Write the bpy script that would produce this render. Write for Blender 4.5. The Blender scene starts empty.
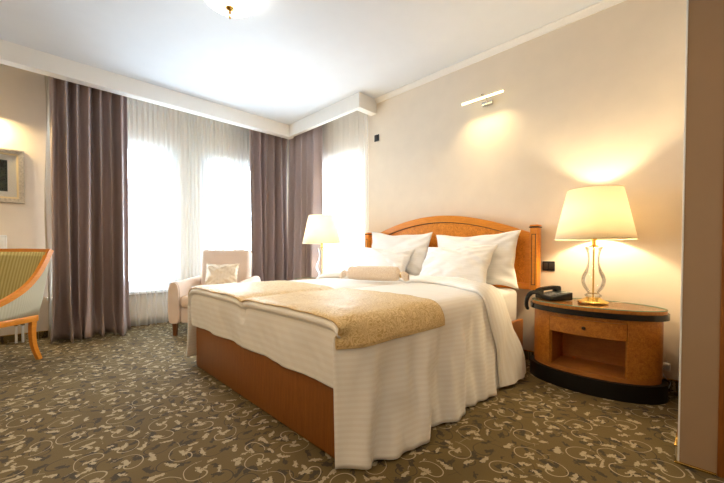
import bpy, bmesh, math, random
from mathutils import Vector, Matrix, noise

# ------------------------------------------------------------------ camera
scene = bpy.context.scene
C = scene.collection
yaw, pitch, roll = 0.7965, -0.0181, 0.0034
fw = Vector((math.cos(pitch)*math.cos(yaw), math.cos(pitch)*math.sin(yaw), math.sin(pitch)))
r0 = Vector((math.sin(yaw), -math.cos(yaw), 0)); u0 = r0.cross(fw)
r1 = r0*math.cos(roll) + u0*math.sin(roll); u1 = -r0*math.sin(roll) + u0*math.cos(roll)
cam_d = bpy.data.cameras.new('camera'); cam = bpy.data.objects.new('camera', cam_d); C.objects.link(cam)
cam.matrix_world = Matrix(((r1.x, u1.x, -fw.x, 0), (r1.y, u1.y, -fw.y, 0), (r1.z, u1.z, -fw.z, 1.0), (0, 0, 0, 1)))
cam_d.sensor_width = 36; cam_d.lens = 344.63/724*36; cam_d.shift_y = 15.22/724; cam_d.clip_start = .02
scene.camera = cam

# ------------------------------------------------------------------ world, daylight portals, exposure
w = bpy.data.worlds.new('overcast_sky'); scene.world = w; w.use_nodes = True
w.node_tree.nodes['Background'].inputs[0].default_value = (.76, .89, 1.0, 1)
w.node_tree.nodes['Background'].inputs[1].default_value = 24.0
scene.view_settings.view_transform = 'Standard'; scene.view_settings.look = 'None'
scene.view_settings.gamma = 1; scene.view_settings.use_curve_mapping = False
scene.view_settings.exposure = 0.45
cy = scene.cycles
cy.max_bounces = 10; cy.diffuse_bounces = 6; cy.glossy_bounces = 4; cy.transmission_bounces = 8; cy.transparent_max_bounces = 24
cy.sample_clamp_indirect = 8; cy.caustics_reflective = False; cy.caustics_refractive = False

ZC = 2.978                # ceiling
XH, YW = 3.32, 5.28       # headboard wall, window wall
ZB, ZT = .46, 2.43        # window openings
WIN_BACK = ((.22, 1.56), (1.85, 3.06))
WIN_SIDE = ((3.34, 5.02),)
def portal(loc, rot, sx, sz):
    l = bpy.data.lights.new('window_portal', 'AREA'); l.shape = 'RECTANGLE'; l.size = sx; l.size_y = sz
    o = bpy.data.objects.new('window_portal', l); C.objects.link(o); o.location = loc; o.rotation_euler = rot
    l.cycles.is_portal = True
for a, b in WIN_BACK: portal(((a+b)/2, YW+.26, (ZB+ZT)/2), (-math.pi/2, 0, 0), b-a, ZT-ZB)
for a, b in WIN_SIDE: portal((XH+.26, (a+b)/2, (ZB+ZT)/2), (0, math.pi/2, 0), ZT-ZB, b-a)

# ------------------------------------------------------------------ node / material helpers
def new_mat(name):
    m = bpy.data.materials.new(name); m.use_nodes = True
    nt = m.node_tree; return m, nt, nt.nodes, nt.links, nt.nodes['Principled BSDF']
class G:
    """tiny node-graph helper"""
    def __init__(s, nt): s.nt = nt; s.n = nt.nodes; s.l = nt.links
    def put(s, sock, v):
        if isinstance(v, bpy.types.NodeSocket): s.l.new(v, sock)
        else: sock.default_value = v
    def math(s, op, a, b=None, c=None):
        n = s.n.new('ShaderNodeMath'); n.operation = op
        s.put(n.inputs[0], a)
        if b is not None: s.put(n.inputs[1], b)
        if c is not None: s.put(n.inputs[2], c)
        return n.outputs[0]
    def vec(s, op, a, b=None):
        n = s.n.new('ShaderNodeVectorMath'); n.operation = op
        s.put(n.inputs[0], a)
        if b is not None: s.put(n.inputs[3 if op == 'SCALE' else 1], b)
        return n.outputs[1] if op in ('LENGTH', 'DISTANCE', 'DOT_PRODUCT') else n.outputs[0]
    def obj(s): return s.n.new('ShaderNodeTexCoord').outputs['Object']
    def uv(s): return s.n.new('ShaderNodeTexCoord').outputs['UV']
    def mapping(s, v, scale=(1, 1, 1), rot=(0, 0, 0), loc=(0, 0, 0)):
        n = s.n.new('ShaderNodeMapping'); s.put(n.inputs[0], v)
        n.inputs['Scale'].default_value = scale; n.inputs['Rotation'].default_value = rot; n.inputs['Location'].default_value = loc
        return n.outputs[0]
    def noise(s, v, scale, detail=2, dist=0, out=0):
        n = s.n.new('ShaderNodeTexNoise'); s.put(n.inputs['Vector'], v)
        n.inputs['Scale'].default_value = scale; n.inputs['Detail'].default_value = detail; n.inputs['Distortion'].default_value = dist
        return n.outputs[out]
    def ramp(s, f, stops):
        n = s.n.new('ShaderNodeValToRGB'); s.put(n.inputs[0], f); e = n.color_ramp.elements
        while len(e) < len(stops): e.new(.5)
        for k, (p, c) in enumerate(stops): e[k].position = p; e[k].color = tuple(c)+(1,) if len(c) == 3 else c
        return n.outputs[0]
    def mix(s, f, a, b):
        n = s.n.new('ShaderNodeMix'); n.data_type = 'RGBA'; s.put(n.inputs[0], f)
        for sock, v in ((n.inputs[6], a), (n.inputs[7], b)): s.put(sock, v if isinstance(v, bpy.types.NodeSocket) else tuple(v)+(1,))
        return n.outputs[2]
    def bump(s, h, strength=.2, dist=.01):
        n = s.n.new('ShaderNodeBump'); n.inputs['Strength'].default_value = strength; n.inputs['Distance'].default_value = dist
        s.put(n.inputs['Height'], h); return n.outputs[0]
    def sep(s, v):
        n = s.n.new('ShaderNodeSeparateXYZ'); s.put(n.inputs[0], v); return n.outputs

def paint(name, col, rough=.6, metal=0, var=.06, vscale=6, bump=0, bscale=80, spec=.5, coat=0):
    m, nt, n, l, b = new_mat(name); g = G(nt); o = g.obj()
    f = g.noise(o, vscale, 3)
    c1 = tuple(c*(1-var) for c in col); c2 = tuple(min(1, c*(1+var)) for c in col)
    l.new(g.ramp(f, [(.3, c1), (.7, c2)]), b.inputs['Base Color'])
    b.inputs['Roughness'].default_value = rough; b.inputs['Metallic'].default_value = metal
    b.inputs['Specular IOR Level'].default_value = spec; b.inputs['Coat Weight'].default_value = coat
    if bump: l.new(g.bump(g.noise(o, bscale, 2), bump, .004), b.inputs['Normal'])
    return m
def wood(name, c1, c2, scale=(3, 3, 30), rough=.35, rot=(0, 0, 0)):
    m, nt, n, l, b = new_mat(name); g = G(nt)
    v = g.mapping(g.obj(), scale, rot)
    f = g.noise(v, 3, 5, 1.2); f2 = g.noise(g.mapping(g.obj(), tuple(x*4 for x in scale), rot), 6, 3)
    k = g.math('MULTIPLY_ADD', f2, .35, g.math('MULTIPLY', f, .65))
    l.new(g.ramp(k, [(.32, c1), (.68, c2)]), b.inputs['Base Color'])
    b.inputs['Roughness'].default_value = rough; b.inputs['Coat Weight'].default_value = .1; b.inputs['Coat Roughness'].default_value = .2; b.inputs['Specular IOR Level'].default_value = .3
    l.new(g.bump(k, .04, .002), b.inputs['Normal'])
    return m
def burl(name, c1, c2, rough=.3):
    m, nt, n, l, b = new_mat(name); g = G(nt); o = g.obj()
    f = g.noise(o, 9, 4, 2.5); f2 = g.noise(o, 70, 4, 1.5)
    k = g.math('MULTIPLY_ADD', f2, .65, g.math('MULTIPLY', f, .35))
    l.new(g.ramp(k, [(.35, c1), (.62, c2)]), b.inputs['Base Color'])
    b.inputs['Roughness'].default_value = rough; b.inputs['Coat Weight'].default_value = .12; b.inputs['Coat Roughness'].default_value = .12; b.inputs['Specular IOR Level'].default_value = .35
    return m
def emit(name, col, strength):
    m, nt, n, l, b = new_mat(name)
    b.inputs['Base Color'].default_value = tuple(col)+(1,)
    b.inputs['Emission Color'].default_value = tuple(col)+(1,); b.inputs['Emission Strength'].default_value = strength
    return m
def thin_glass(name, tint=(1, 1, 1), gl=.06, facing=.35):
    m, nt, n, l, b = new_mat(name); n.remove(b); g = G(nt)
    t = n.new('ShaderNodeBsdfTransparent'); t.inputs[0].default_value = tuple(tint)+(1,)
    s = n.new('ShaderNodeBsdfGlossy'); s.inputs['Roughness'].default_value = .04
    f = n.new('ShaderNodeFresnel'); f.inputs[0].default_value = 1.45
    k = g.math('MINIMUM', g.math('MULTIPLY_ADD', f.outputs[0], facing*2, gl*.5), .9)
    mx = n.new('ShaderNodeMixShader'); l.new(k, mx.inputs[0]); l.new(t.outputs[0], mx.inputs[1]); l.new(s.outputs[0], mx.inputs[2])
    l.new(mx.outputs[0], n['Material Output'].inputs[0]); return m
def sheer_mat(name, col, clear):
    m, nt, n, l, b = new_mat(name); n.remove(b); g = G(nt)
    t = n.new('ShaderNodeBsdfTransparent'); t.inputs[0].default_value = (1, 1, 1, 1)
    d = n.new('ShaderNodeBsdfDiffuse'); d.inputs[0].default_value = tuple(col)+(1,)
    tr = n.new('ShaderNodeBsdfTranslucent'); tr.inputs[0].default_value = tuple(col)+(1,)
    m1 = n.new('ShaderNodeMixShader'); m1.inputs[0].default_value = .42; l.new(d.outputs[0], m1.inputs[1]); l.new(tr.outputs[0], m1.inputs[2])
    f = g.noise(g.mapping(g.obj(), (300, 300, 4)), 1, 2)
    k = g.math('MULTIPLY_ADD', f, .06, clear-.03)
    m2 = n.new('ShaderNodeMixShader'); l.new(k, m2.inputs[0]); l.new(m1.outputs[0], m2.inputs[1]); l.new(t.outputs[0], m2.inputs[2])
    l.new(m2.outputs[0], n['Material Output'].inputs[0]); return m
def shade_mat(name, col):
    m, nt, n, l, b = new_mat(name); n.remove(b); g = G(nt)
    wv = g.noise(g.mapping(g.obj(), (1, 1, 1)), 220, 2)
    c = g.mix(wv, tuple(x*.9 for x in col), col)
    d = n.new('ShaderNodeBsdfDiffuse'); tr = n.new('ShaderNodeBsdfTranslucent'); l.new(c, d.inputs[0]); l.new(c, tr.inputs[0])
    mx = n.new('ShaderNodeMixShader'); mx.inputs[0].default_value = .5; l.new(d.outputs[0], mx.inputs[1]); l.new(tr.outputs[0], mx.inputs[2])
    l.new(mx.outputs[0], n['Material Output'].inputs[0]); return m
def satin_cloth(name, c1, c2, stripes, rough=.75, sheen=.3):
    """woven white cloth with satin stripes; the stripe coordinate is UV.y in metres"""
    m, nt, n, l, b = new_mat(name); g = G(nt)
    v = g.sep(g.uv())[1]
    s = g.math('SINE', g.math('MULTIPLY', v, stripes))
    k = g.math('MULTIPLY_ADD', g.math('GREATER_THAN', s, 0), .8, .1)
    l.new(g.mix(k, c1, c2), b.inputs['Base Color'])
    l.new(g.math('MULTIPLY_ADD', k, -.25, rough), b.inputs['Roughness'])
    b.inputs['Sheen Weight'].default_value = sheen
    l.new(g.bump(g.noise(g.obj(), 14, 4), .12, .02), b.inputs['Normal'])
    return m

def carpet_mat(name='carpet_scroll'):
    m, nt, n, l, b = new_mat(name); g = G(nt)
    pos = g.n.new('ShaderNodeNewGeometry').outputs['Position']
    bend = g.vec('SCALE', g.vec('SUBTRACT', g.noise(pos, 6, 1, 0, 1), (.5, .5, .5)), .045)
    p0 = g.vec('MULTIPLY', g.vec('ADD', pos, bend), (1, 1, 0))
    wob = g.vec('MULTIPLY', g.vec('SCALE', g.vec('SUBTRACT', g.noise(pos, 75, 3, 0, 1), (.5, .5, .5)), .22), (1, 1, 0))
    def leaf(q, cx, cyy, ang, la, lb):
        x, y, _ = g.sep(g.mapping(g.vec('SUBTRACT', q, (cx, cyy, 0)), (1/la, 1/lb, 1), (0, 0, 0)) if not ang else
                        g.vec('MULTIPLY', g.mapping(g.vec('SUBTRACT', q, (cx, cyy, 0)), (1, 1, 1), (0, 0, ang)), (1/la, 1/lb, 1)))
        d = g.math('SQRT', g.math('ADD', g.math('MULTIPLY', x, x), g.math('MULTIPLY', y, y)))
        return g.math('LESS_THAN', d, 1)
    def layer(off, scale, leaves, ph, wid):
        v = g.vec('ADD', g.vec('SCALE', p0, scale), off)
        vo = n.new('ShaderNodeTexVoronoi'); vo.voronoi_dimensions = '2D'; vo.inputs['Scale'].default_value = 1; vo.inputs['Randomness'].default_value = .55
        l.new(v, vo.inputs['Vector'])
        q = g.vec('SUBTRACT', v, vo.outputs['Position'])
        ro = n.new('ShaderNodeVectorRotate'); ro.rotation_type = 'Z_AXIS'; l.new(q, ro.inputs['Vector'])
        l.new(g.math('MULTIPLY', g.sep(vo.outputs['Color'])[0], 6.283), ro.inputs['Angle'])
        flip = g.math('MULTIPLY_ADD', g.math('GREATER_THAN', g.sep(vo.outputs['Color'])[1], .5), 2, -1)
        cb = n.new('ShaderNodeCombineXYZ'); sx = g.sep(ro.outputs[0]); l.new(sx[0], cb.inputs[0]); l.new(g.math('MULTIPLY', sx[1], flip), cb.inputs[1])
        q = cb.outputs[0]
        x, y, _ = g.sep(q)
        r = g.vec('LENGTH', q); t = g.math('DIVIDE', g.math('ADD', g.math('ARCTAN2', y, x), math.pi), 2*math.pi)
        rs = g.math('MULTIPLY_ADD', g.math('POWER', t, 1.3), .42, .08)
        wd = g.math('MULTIPLY_ADD', g.math('SUBTRACT', 1, t), wid*1.6, wid*.55)
        out = g.math('LESS_THAN', g.math('ABSOLUTE', g.math('SUBTRACT', r, rs)), wd)
        # the thin stem that carries the scroll on to its neighbour
        y2 = g.math('SUBTRACT', y, g.math('MULTIPLY_ADD', g.math('MULTIPLY', x, x), .5, .0))
        stem = g.math('MULTIPLY', g.math('LESS_THAN', g.math('ABSOLUTE', g.math('ADD', y2, -.02)), wid*.5), g.math('LESS_THAN', x, -.42))
        out = g.math('MAXIMUM', out, stem)
        q = g.vec('ADD', q, wob)
        for lf in leaves: out = g.math('MAXIMUM', out, leaf(q, *lf))
        return out
    cream = layer((.3, .7, 0), 5.2, [(-.12, .05, .5, .15, .06), (-.19, -.10, -.7, .10, .05), (.36, .32, .8, .18, .055), (.42, .20, .1, .09, .05), (.04, -.42, .1, .16, .05), (-.42, -.2, 1.9, .12, .05)], 0, .010)
    dark = layer((8.85, 5.2, 0), 5.2, [(-.10, .02, .2, .15, .065), (.36, -.12, 1.2, .19, .075), (.30, -.28, .3, .10, .05), (-.2, .38, .4, .17, .055), (-.34, -.30, -.6, .13, .05)], 0, .009)
    n1 = g.noise(pos, 3, 2)
    base = g.ramp(n1, [(.3, (.125, .085, .028)), (.7, (.152, .106, .037))])
    c = g.mix(g.math('MULTIPLY', dark, .85), base, (.036, .028, .020))
    c = g.mix(g.math('MULTIPLY', cream, .85), c, (.48, .40, .26))
    pile = g.noise(pos, 420, 2)
    c = g.mix(g.math('MULTIPLY', pile, .35), c, g.mix(.5, c, (.06, .05, .03)))
    l.new(c, b.inputs['Base Color']); b.inputs['Roughness'].default_value = .9; b.inputs['Specular IOR Level'].default_value = .25
    b.inputs['Sheen Weight'].default_value = .05
    l.new(g.bump(g.math('ADD', pile, g.math('MULTIPLY', cream, .3)), .35, .004), b.inputs['Normal'])
    return m

def brocade(name, c1, c2, scale=16):
    m, nt, n, l, b = new_mat(name); g = G(nt); o = g.obj()
    f = g.noise(o, scale, 3, 3.2)
    s = g.math('ABSOLUTE', g.math('SINE', g.math('MULTIPLY', f, 26)))
    k = g.math('POWER', s, 1.5)
    l.new(g.mix(k, c1, c2), b.inputs['Base Color']); l.new(g.math('MULTIPLY_ADD', k, -.2, .6), b.inputs['Roughness'])
    b.inputs['Sheen Weight'].default_value = .35; b.inputs['Sheen Tint'].default_value = (1, .9, .7, 1)
    l.new(g.bump(k, .3, .004), b.inputs['Normal']); return m
def striped(name, c1, c2, freq, axis=0, rough=.75):
    m, nt, n, l, b = new_mat(name); g = G(nt); o = g.obj()
    wob = g.math('MULTIPLY', g.noise(o, 30, 2), 1.6)
    s = g.math('SINE', g.math('ADD', g.math('MULTIPLY', g.sep(g.uv())[axis], freq), wob))
    k = g.math('MULTIPLY_ADD', s, .5, .5)
    l.new(g.mix(k, c1, c2), b.inputs['Base Color']); b.inputs['Roughness'].default_value = rough
    l.new(g.bump(k, .15, .002), b.inputs['Normal']); return m

M = dict(
    wall=paint('wall_cream', (.80, .71, .59), .85, var=.02, bump=.04, bscale=140, spec=.2),
    wall2=paint('wall_taupe', (.33, .225, .14), .85, var=.02, bump=.05, bscale=160, spec=.2),
    ceil=paint('ceiling_white', (.735, .765, .81), .9, var=.01, spec=.2),
    pelmet=paint('pelmet_white', (.87, .85, .81), .8, var=.01, spec=.2),
    carpet=carpet_mat(),
    brass=paint('polished_brass', (.78, .52, .16), .22, 1, var=.05),
    steel=paint('brushed_nickel', (.72, .70, .66), .25, 1, var=.04),
    pvc=paint('window_white', (.86, .88, .9), .35, var=.01),
    glass=thin_glass('window_glass', (.97, .99, 1)),
    curtain=None, lining=paint('curtain_lining', (.62, .54, .40), .8, var=.03),
    sheer=sheer_mat('sheer_voile', (.93, .95, .96), .69),
    cherry=wood('cherry_panel', (.19, .060, .009), (.28, .098, .017), (30, 30, 2), .4),
    honey=wood('honey_wood', (.60, .20, .018), (.76, .295, .036), (4, 4, 22), .3),
    honeyh=wood('honey_wood_along', (.60, .20, .018), (.76, .295, .036), (20, 3, 20), .3),
    burl=burl('burl_veneer', (.52, .155, .010), (.84, .335, .036)),
    burl2=burl('burl_veneer_stand', (.28, .092, .010), (.48, .195, .028), .35),
    nichewood=wood('niche_wood', (.34, .12, .022), (.46, .18, .04), (12, 3, 12), .45),
    black=paint('black_lacquer', (.006, .005, .006), .22, var=.1, coat=.15, spec=.35),
    plinth=paint('black_plinth', (.008, .007, .007), .4, var=.1, spec=.25),
    blackmat=paint('black_plastic', (.006, .006, .007), .45, var=.1, spec=.3),
    ink=paint('black_inlay', (.02, .012, .008), .5, var=.1),
    cover=satin_cloth('white_bed_cover', (.845, .815, .765), (.89, .87, .83), 175),
    linen=satin_cloth('white_pillow_linen', (.85, .85, .85), (.875, .875, .875), 260),
    sheet=paint('white_sheet', (.86, .85, .83), .8, var=.02, bump=.1, bscale=12),
    runner=brocade('gold_brocade', (.52, .33, .11), (.86, .68, .37), 11),
    piping=paint('gold_piping', (.62, .44, .20), .6),
    bolster=brocade('cream_brocade', (.70, .54, .40), (.90, .80, .68), 22),
    suede=paint('cream_suede', (.72, .58, .48), .9, var=.05, bump=.1, bscale=60, spec=.2),
    seam=paint('cream_seam', (.50, .38, .30), .9),
    cushion=striped('beige_cushion', (.76, .655, .50), (.78, .68, .54), 160),
    darkleg=wood('dark_leg', (.10, .035, .01), (.17, .06, .018), (20, 20, 4), .35),
    olive=striped('olive_stripe', (.30, .25, .075), (.46, .40, .17), 190),
    pale=striped('pale_pattern', (.56, .53, .40), (.50, .47, .33), 420),
    shade=shade_mat('shade_linen', (.95, .88, .74)),
    crystal=thin_glass('lamp_glass', (.985, .99, .985), .05, .38),
    greenglass=thin_glass('table_glass', (.985, .995, .99), .05, .22),
    glassedge=paint('glass_edge', (.10, .30, .22), .1),
    bulb=emit('warm_bulb', (1, .72, .38), 30),
    led=emit('led_tube', (1, .84, .42), 3.2),
    bowl=emit('opal_bowl', (1, .95, .84), 2.4),
    white=paint('white_enamel', (.84, .85, .86), .35, var=.01),
    silver=paint('silver_frame', (.50, .46, .40), .35, .6, var=.25, vscale=60, bump=.3, bscale=90),
    gilt=paint('gilt_slip', (.72, .60, .38), .4, .3),
    mat_board=paint('mat_board', (.86, .85, .83), .8, var=.01),
    key=paint('grey_key', (.22, .22, .23), .45),
    screen=paint('phone_display', (.20, .23, .22), .2),
    cord=paint('white_cord', (.75, .68, .58), .5),
)
def curtain_mat():
    m, nt, n, l, b = new_mat('taupe_satin'); g = G(nt)
    f = g.noise(g.mapping(g.obj(), (200, 200, 2)), 1, 3)
    l.new(g.ramp(f, [(.3, (.35, .272, .262)), (.7, (.375, .292, .282))]), b.inputs['Base Color'])
    b.inputs['Roughness'].default_value = .38; b.inputs['Sheen Weight'].default_value = .1
    b.inputs['Specular IOR Level'].default_value = .5; return m
M['curtain'] = curtain_mat()
def art_mat():
    m, nt, n, l, b = new_mat('dark_print'); g = G(nt); o = g.obj()
    f = g.noise(o, 9, 4, 1); l.new(g.ramp(f, [(.35, (.012, .014, .012)), (.62, (.03, .045, .03)), (.75, (.25, .27, .22))]), b.inputs['Base Color'])
    b.inputs['Roughness'].default_value = .15; return m
M['art'] = art_mat()

# ------------------------------------------------------------------ mesh helpers
class MB:
    def __init__(s): s.bm = bmesh.new(); s.uv = None
    def box(s, a, b, bev=0, seg=2, mtx=None):
        bm = bmesh.new(); bmesh.ops.create_cube(bm, size=1)
        for v in bm.verts:
            for k in range(3): v.co[k] = (a[k]+b[k])/2 + v.co[k]*(b[k]-a[k])
        if bev: bmesh.ops.bevel(bm, geom=bm.edges[:], offset=bev, segments=seg, affect='EDGES', profile=.5)
        if mtx: bmesh.ops.transform(bm, matrix=mtx, verts=bm.verts[:])
        me = bpy.data.meshes.new('t'); bm.to_mesh(me); s.bm.from_mesh(me); bpy.data.meshes.remove(me); bm.free(); return s
    def lathe(s, prof, c=(0, 0, 0), n=32, sx=1, sy=1, closed=False):
        rings = []
        for r, z in prof:
            if r < 1e-5: rings.append([s.bm.verts.new((c[0], c[1], c[2]+z))])
            else: rings.append([s.bm.verts.new((c[0]+sx*r*math.cos(2*math.pi*k/n), c[1]+sy*r*math.sin(2*math.pi*k/n), c[2]+z)) for k in range(n)])
        prs = list(zip(rings, rings[1:]))
        if closed: prs.append((rings[-1], rings[0]))
        for A, B in prs:
            for k in range(n):
                q = [A[k % len(A)], A[(k+1) % n % len(A)], B[(k+1) % n % len(B)], B[k % len(B)]]
                u = []
                for v in q:
                    if v not in u: u.append(v)
                if len(u) > 2: s.bm.faces.new(u)
        return s
    def tube(s, pts, r, n=8, closed=False):
        P = [Vector(p) for p in pts]; rings = []; m = len(P)
        up = None
        for i, p in enumerate(P):
            d = (P[(i+1) % m]-P[i-1]) if closed or 0 < i < m-1 else (P[1]-P[0] if i == 0 else P[-1]-P[-2])
            d.normalize()
            if up is None: up = d.orthogonal().normalized()
            up = (up - d*up.dot(d)).normalized(); sd = d.cross(up)
            rr = r[i] if isinstance(r, (list, tuple)) else r
            ra, rb = rr if isinstance(rr, tuple) else (rr, rr)
            rings.append([s.bm.verts.new(p + up*ra*math.cos(2*math.pi*k/n) + sd*rb*math.sin(2*math.pi*k/n)) for k in range(n)])
        for A, B in list(zip(rings, rings[1:])) + ([(rings[-1], rings[0])] if closed else []):
            for k in range(n): s.bm.faces.new((A[k], A[(k+1) % n], B[(k+1) % n], B[k]))
        if not closed: s.bm.faces.new(rings[0][::-1]); s.bm.faces.new(rings[-1])
        return s
    def bar(s, pts, wd, th, side):
        """rectangular bar swept along pts; side = width direction, th along the normal; wd may be a list"""
        P = [Vector(p) for p in pts]; rings = []; side = Vector(side).normalized()
        for i, p in enumerate(P):
            d = (P[min(i+1, len(P)-1)]-P[max(i-1, 0)]).normalized(); nn = d.cross(side).normalized()
            a = (wd[i] if isinstance(wd, (list, tuple)) else wd)/2; t = (th[i] if isinstance(th, (list, tuple)) else th)/2
            rings.append([s.bm.verts.new(p + side*a*i1 + nn*t*j1) for i1, j1 in ((1, 1), (-1, 1), (-1, -1), (1, -1))])
        for A, B in zip(rings, rings[1:]):
            for k in range(4): s.bm.faces.new((A[k], A[(k+1) % 4], B[(k+1) % 4], B[k]))
        s.bm.faces.new(rings[0][::-1]); s.bm.faces.new(rings[-1]); return s
    def prism(s, poly, d, axis_fn):
        """poly 2-D outline; axis_fn(a, b, t) -> point; t in (0, d)"""
        A = [s.bm.verts.new(axis_fn(a, b, 0)) for a, b in poly]; B = [s.bm.verts.new(axis_fn(a, b, d)) for a, b in poly]
        n = len(poly)
        for k in range(n): s.bm.faces.new((A[k], A[(k+1) % n], B[(k+1) % n], B[k]))
        s.bm.faces.new(A[::-1]); s.bm.faces.new(B); return s
    def grid(s, fn, nu, nv, uvfn=None, close_u=False):
        if uvfn and s.uv is None: s.uv = s.bm.loops.layers.uv.new('UVMap')
        V = [[s.bm.verts.new(fn(i/nu, j/nv)) for j in range(nv+1)] for i in range(nu+1 if not close_u else nu)]
        m = len(V)
        for i in range(nu):
            for j in range(nv):
                f = s.bm.faces.new((V[i][j], V[(i+1) % m][j], V[(i+1) % m][j+1], V[i][j+1])); f.smooth = True
                if uvfn:
                    for lp, (a, b) in zip(f.loops, ((i, j), (i+1, j), (i+1, j+1), (i, j+1))): lp[s.uv].uv = uvfn(a/nu, b/nv)
        return s
    def build(s, name, mat, parent=None, smooth=40, solid=0, sub=0, recalc=True):
        if recalc: bmesh.ops.recalc_face_normals(s.bm, faces=s.bm.faces[:])
        me = bpy.data.meshes.new(name); s.bm.to_mesh(me); s.bm.free()
        me.materials.append(M[mat] if isinstance(mat, str) else mat)
        o = bpy.data.objects.new(name, me); C.objects.link(o)
        if parent: o.parent = parent
        if smooth:
            me.shade_smooth()
            if smooth < 180: me.set_sharp_from_angle(angle=math.radians(smooth))
        if solid:
            md = o.modifiers.new('thickness', 'SOLIDIFY'); md.thickness = solid; md.offset = 0
        if sub:
            md = o.modifiers.new('smooth', 'SUBSURF'); md.levels = sub; md.render_levels = sub
        return o
def tag(o, label, cat=None, group=None, kind=None):
    o['label'] = label
    if cat: o['category'] = cat
    if group: o['group'] = group
    if kind: o['kind'] = kind
    return o
def thing(name, label, cat, loc=(0, 0, 0), rz=0, group=None):
    o = bpy.data.objects.new(name, None); C.objects.link(o); o.location = loc; o.rotation_euler = (0, 0, rz); o.empty_display_size = .1
    return tag(o, label, cat, group)
def copy_tree(o, parent=None):
    c = o.copy(); C.objects.link(c); c.parent = parent
    for ch in list(o.children): copy_tree(ch, c)
    return c
def structure(o, label): return tag(o, label, kind='structure')
def lerp_path(pts, t):
    """point at arc-length fraction t on a polyline"""
    L = [0]
    for a, b in zip(pts, pts[1:]): L.append(L[-1] + math.dist(a, b))
    s = t*L[-1]
    for k in range(len(pts)-1):
        if s <= L[k+1] or k == len(pts)-2:
            f = (s-L[k])/max(1e-9, L[k+1]-L[k]); return tuple(a+(b-a)*f for a, b in zip(pts[k], pts[k+1]))
def catmull(pts, n):
    out = []
    P = [Vector(p) for p in pts]; P = [2*P[0]-P[1]] + P + [2*P[-1]-P[-2]]
    for i in range(1, len(P)-2):
        for k in range(n):
            t = k/n
            out.append(.5*((2*P[i]) + (P[i+1]-P[i-1])*t + (2*P[i-1]-5*P[i]+4*P[i+1]-P[i+2])*t*t + (3*P[i]-P[i-1]-3*P[i+1]+P[i+2])*t**3))
    out.append(P[-2]); return out
def sstep(a, b, x):
    t = max(0, min(1, (x-a)/(b-a))); return t*t*(3-2*t)
def nz(x, y, z=0): return noise.noise(Vector((x, y, z)))

# ------------------------------------------------------------------ the room
X0, Y0 = -1.9, -1.9
structure(MB().box((X0-.1, Y0-.1, -.1), (XH+.3, YW+.3, 0)).build('floor', 'carpet', smooth=0), 'olive brown carpet with cream and dark leaf scrolls')
structure(MB().box((X0-.1, Y0-.1, ZC), (XH+.3, YW+.3, ZC+.1)).build('ceiling', 'ceil', smooth=0), 'plain white ceiling')
def wall_with_openings(name, label, lo, hi, opens, fn):
    """fn(a0, a1, z0, z1) -> two corners; a runs along the wall"""
    m = MB(); a = lo
    for p, q in opens:
        m.box(*fn(a, p, 0, ZC)); m.box(*fn(p, q, 0, ZB)); m.box(*fn(p, q, ZT, ZC)); a = q
    m.box(*fn(a, hi, 0, ZC)); return structure(m.build(name, 'wall', smooth=0), label)
wall_with_openings('wall_back', 'cream wall with two tall windows behind sheer curtains', X0, XH+.2, WIN_BACK, lambda a, b, z0, z1: ((a, YW, z0), (b, YW+.2, z1)))
wall_with_openings('wall_right', 'cream wall behind the headboard with a side window', Y0, YW, WIN_SIDE, lambda a, b, z0, z1: ((XH, a, z0), (XH+.2, b, z1)))
structure(MB().box((X0-.1, Y0, 0), (X0, YW, ZC)).build('wall_left', 'wall', smooth=0), 'cream wall behind the camera on the left')
structure(MB().box((X0, Y0-.1, 0), (XH, Y0, ZC)).build('wall_front', 'wall', smooth=0), 'cream wall behind the camera')
# partition stub on the right: end face towards the camera, white corner bead, door jamb beyond
part = structure(MB().box((2.2, -.022, 0), (XH, .105, ZC)).build('wall_entrance', 'wall2', smooth=0), 'taupe partition wall end at the right edge')
MB().box((2.197, .101, .010), (2.206, .108, ZC), .002).build('corner_bead', 'pvc', part)
MB().box((2.9, .105, .45), (XH, .125, ZC-.15)).build('raised_panel', 'wall', part)
j = MB().box((2.19, -.16, 0), (2.33, -.022, ZC-.4), .006).build('door_1', 'cherry', smooth=40); structure(j, 'honey wood door jamb at the right edge')
# pelmet boards
pb = structure(MB().box((X0, 4.73, 2.794), (3.09, 4.85, ZC)).build('trim_1', 'pelmet', smooth=0), 'white pelmet board above the main windows')
ps = structure(MB().box((3.002, 3.13, 2.794), (3.06, 4.73, ZC)).box((3.06, 3.13, 2.794), (XH, 3.23, ZC)).build('trim_2', 'pelmet', smooth=0), 'white pelmet board above the side window')
# cornice along the headboard wall
prof = [(0, 0), (.045, 0), (.045, -.010), (.034, -.016), (.022, -.03), (.012, -.044), (.012, -.052), (0, -.052)]
structure(MB().prism(prof, 3.13-.12, lambda a, b, t: (XH-a, .12+t, ZC+b)).build('trim_3', 'pelmet', smooth=0), 'white cornice moulding above the headboard wall')
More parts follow.
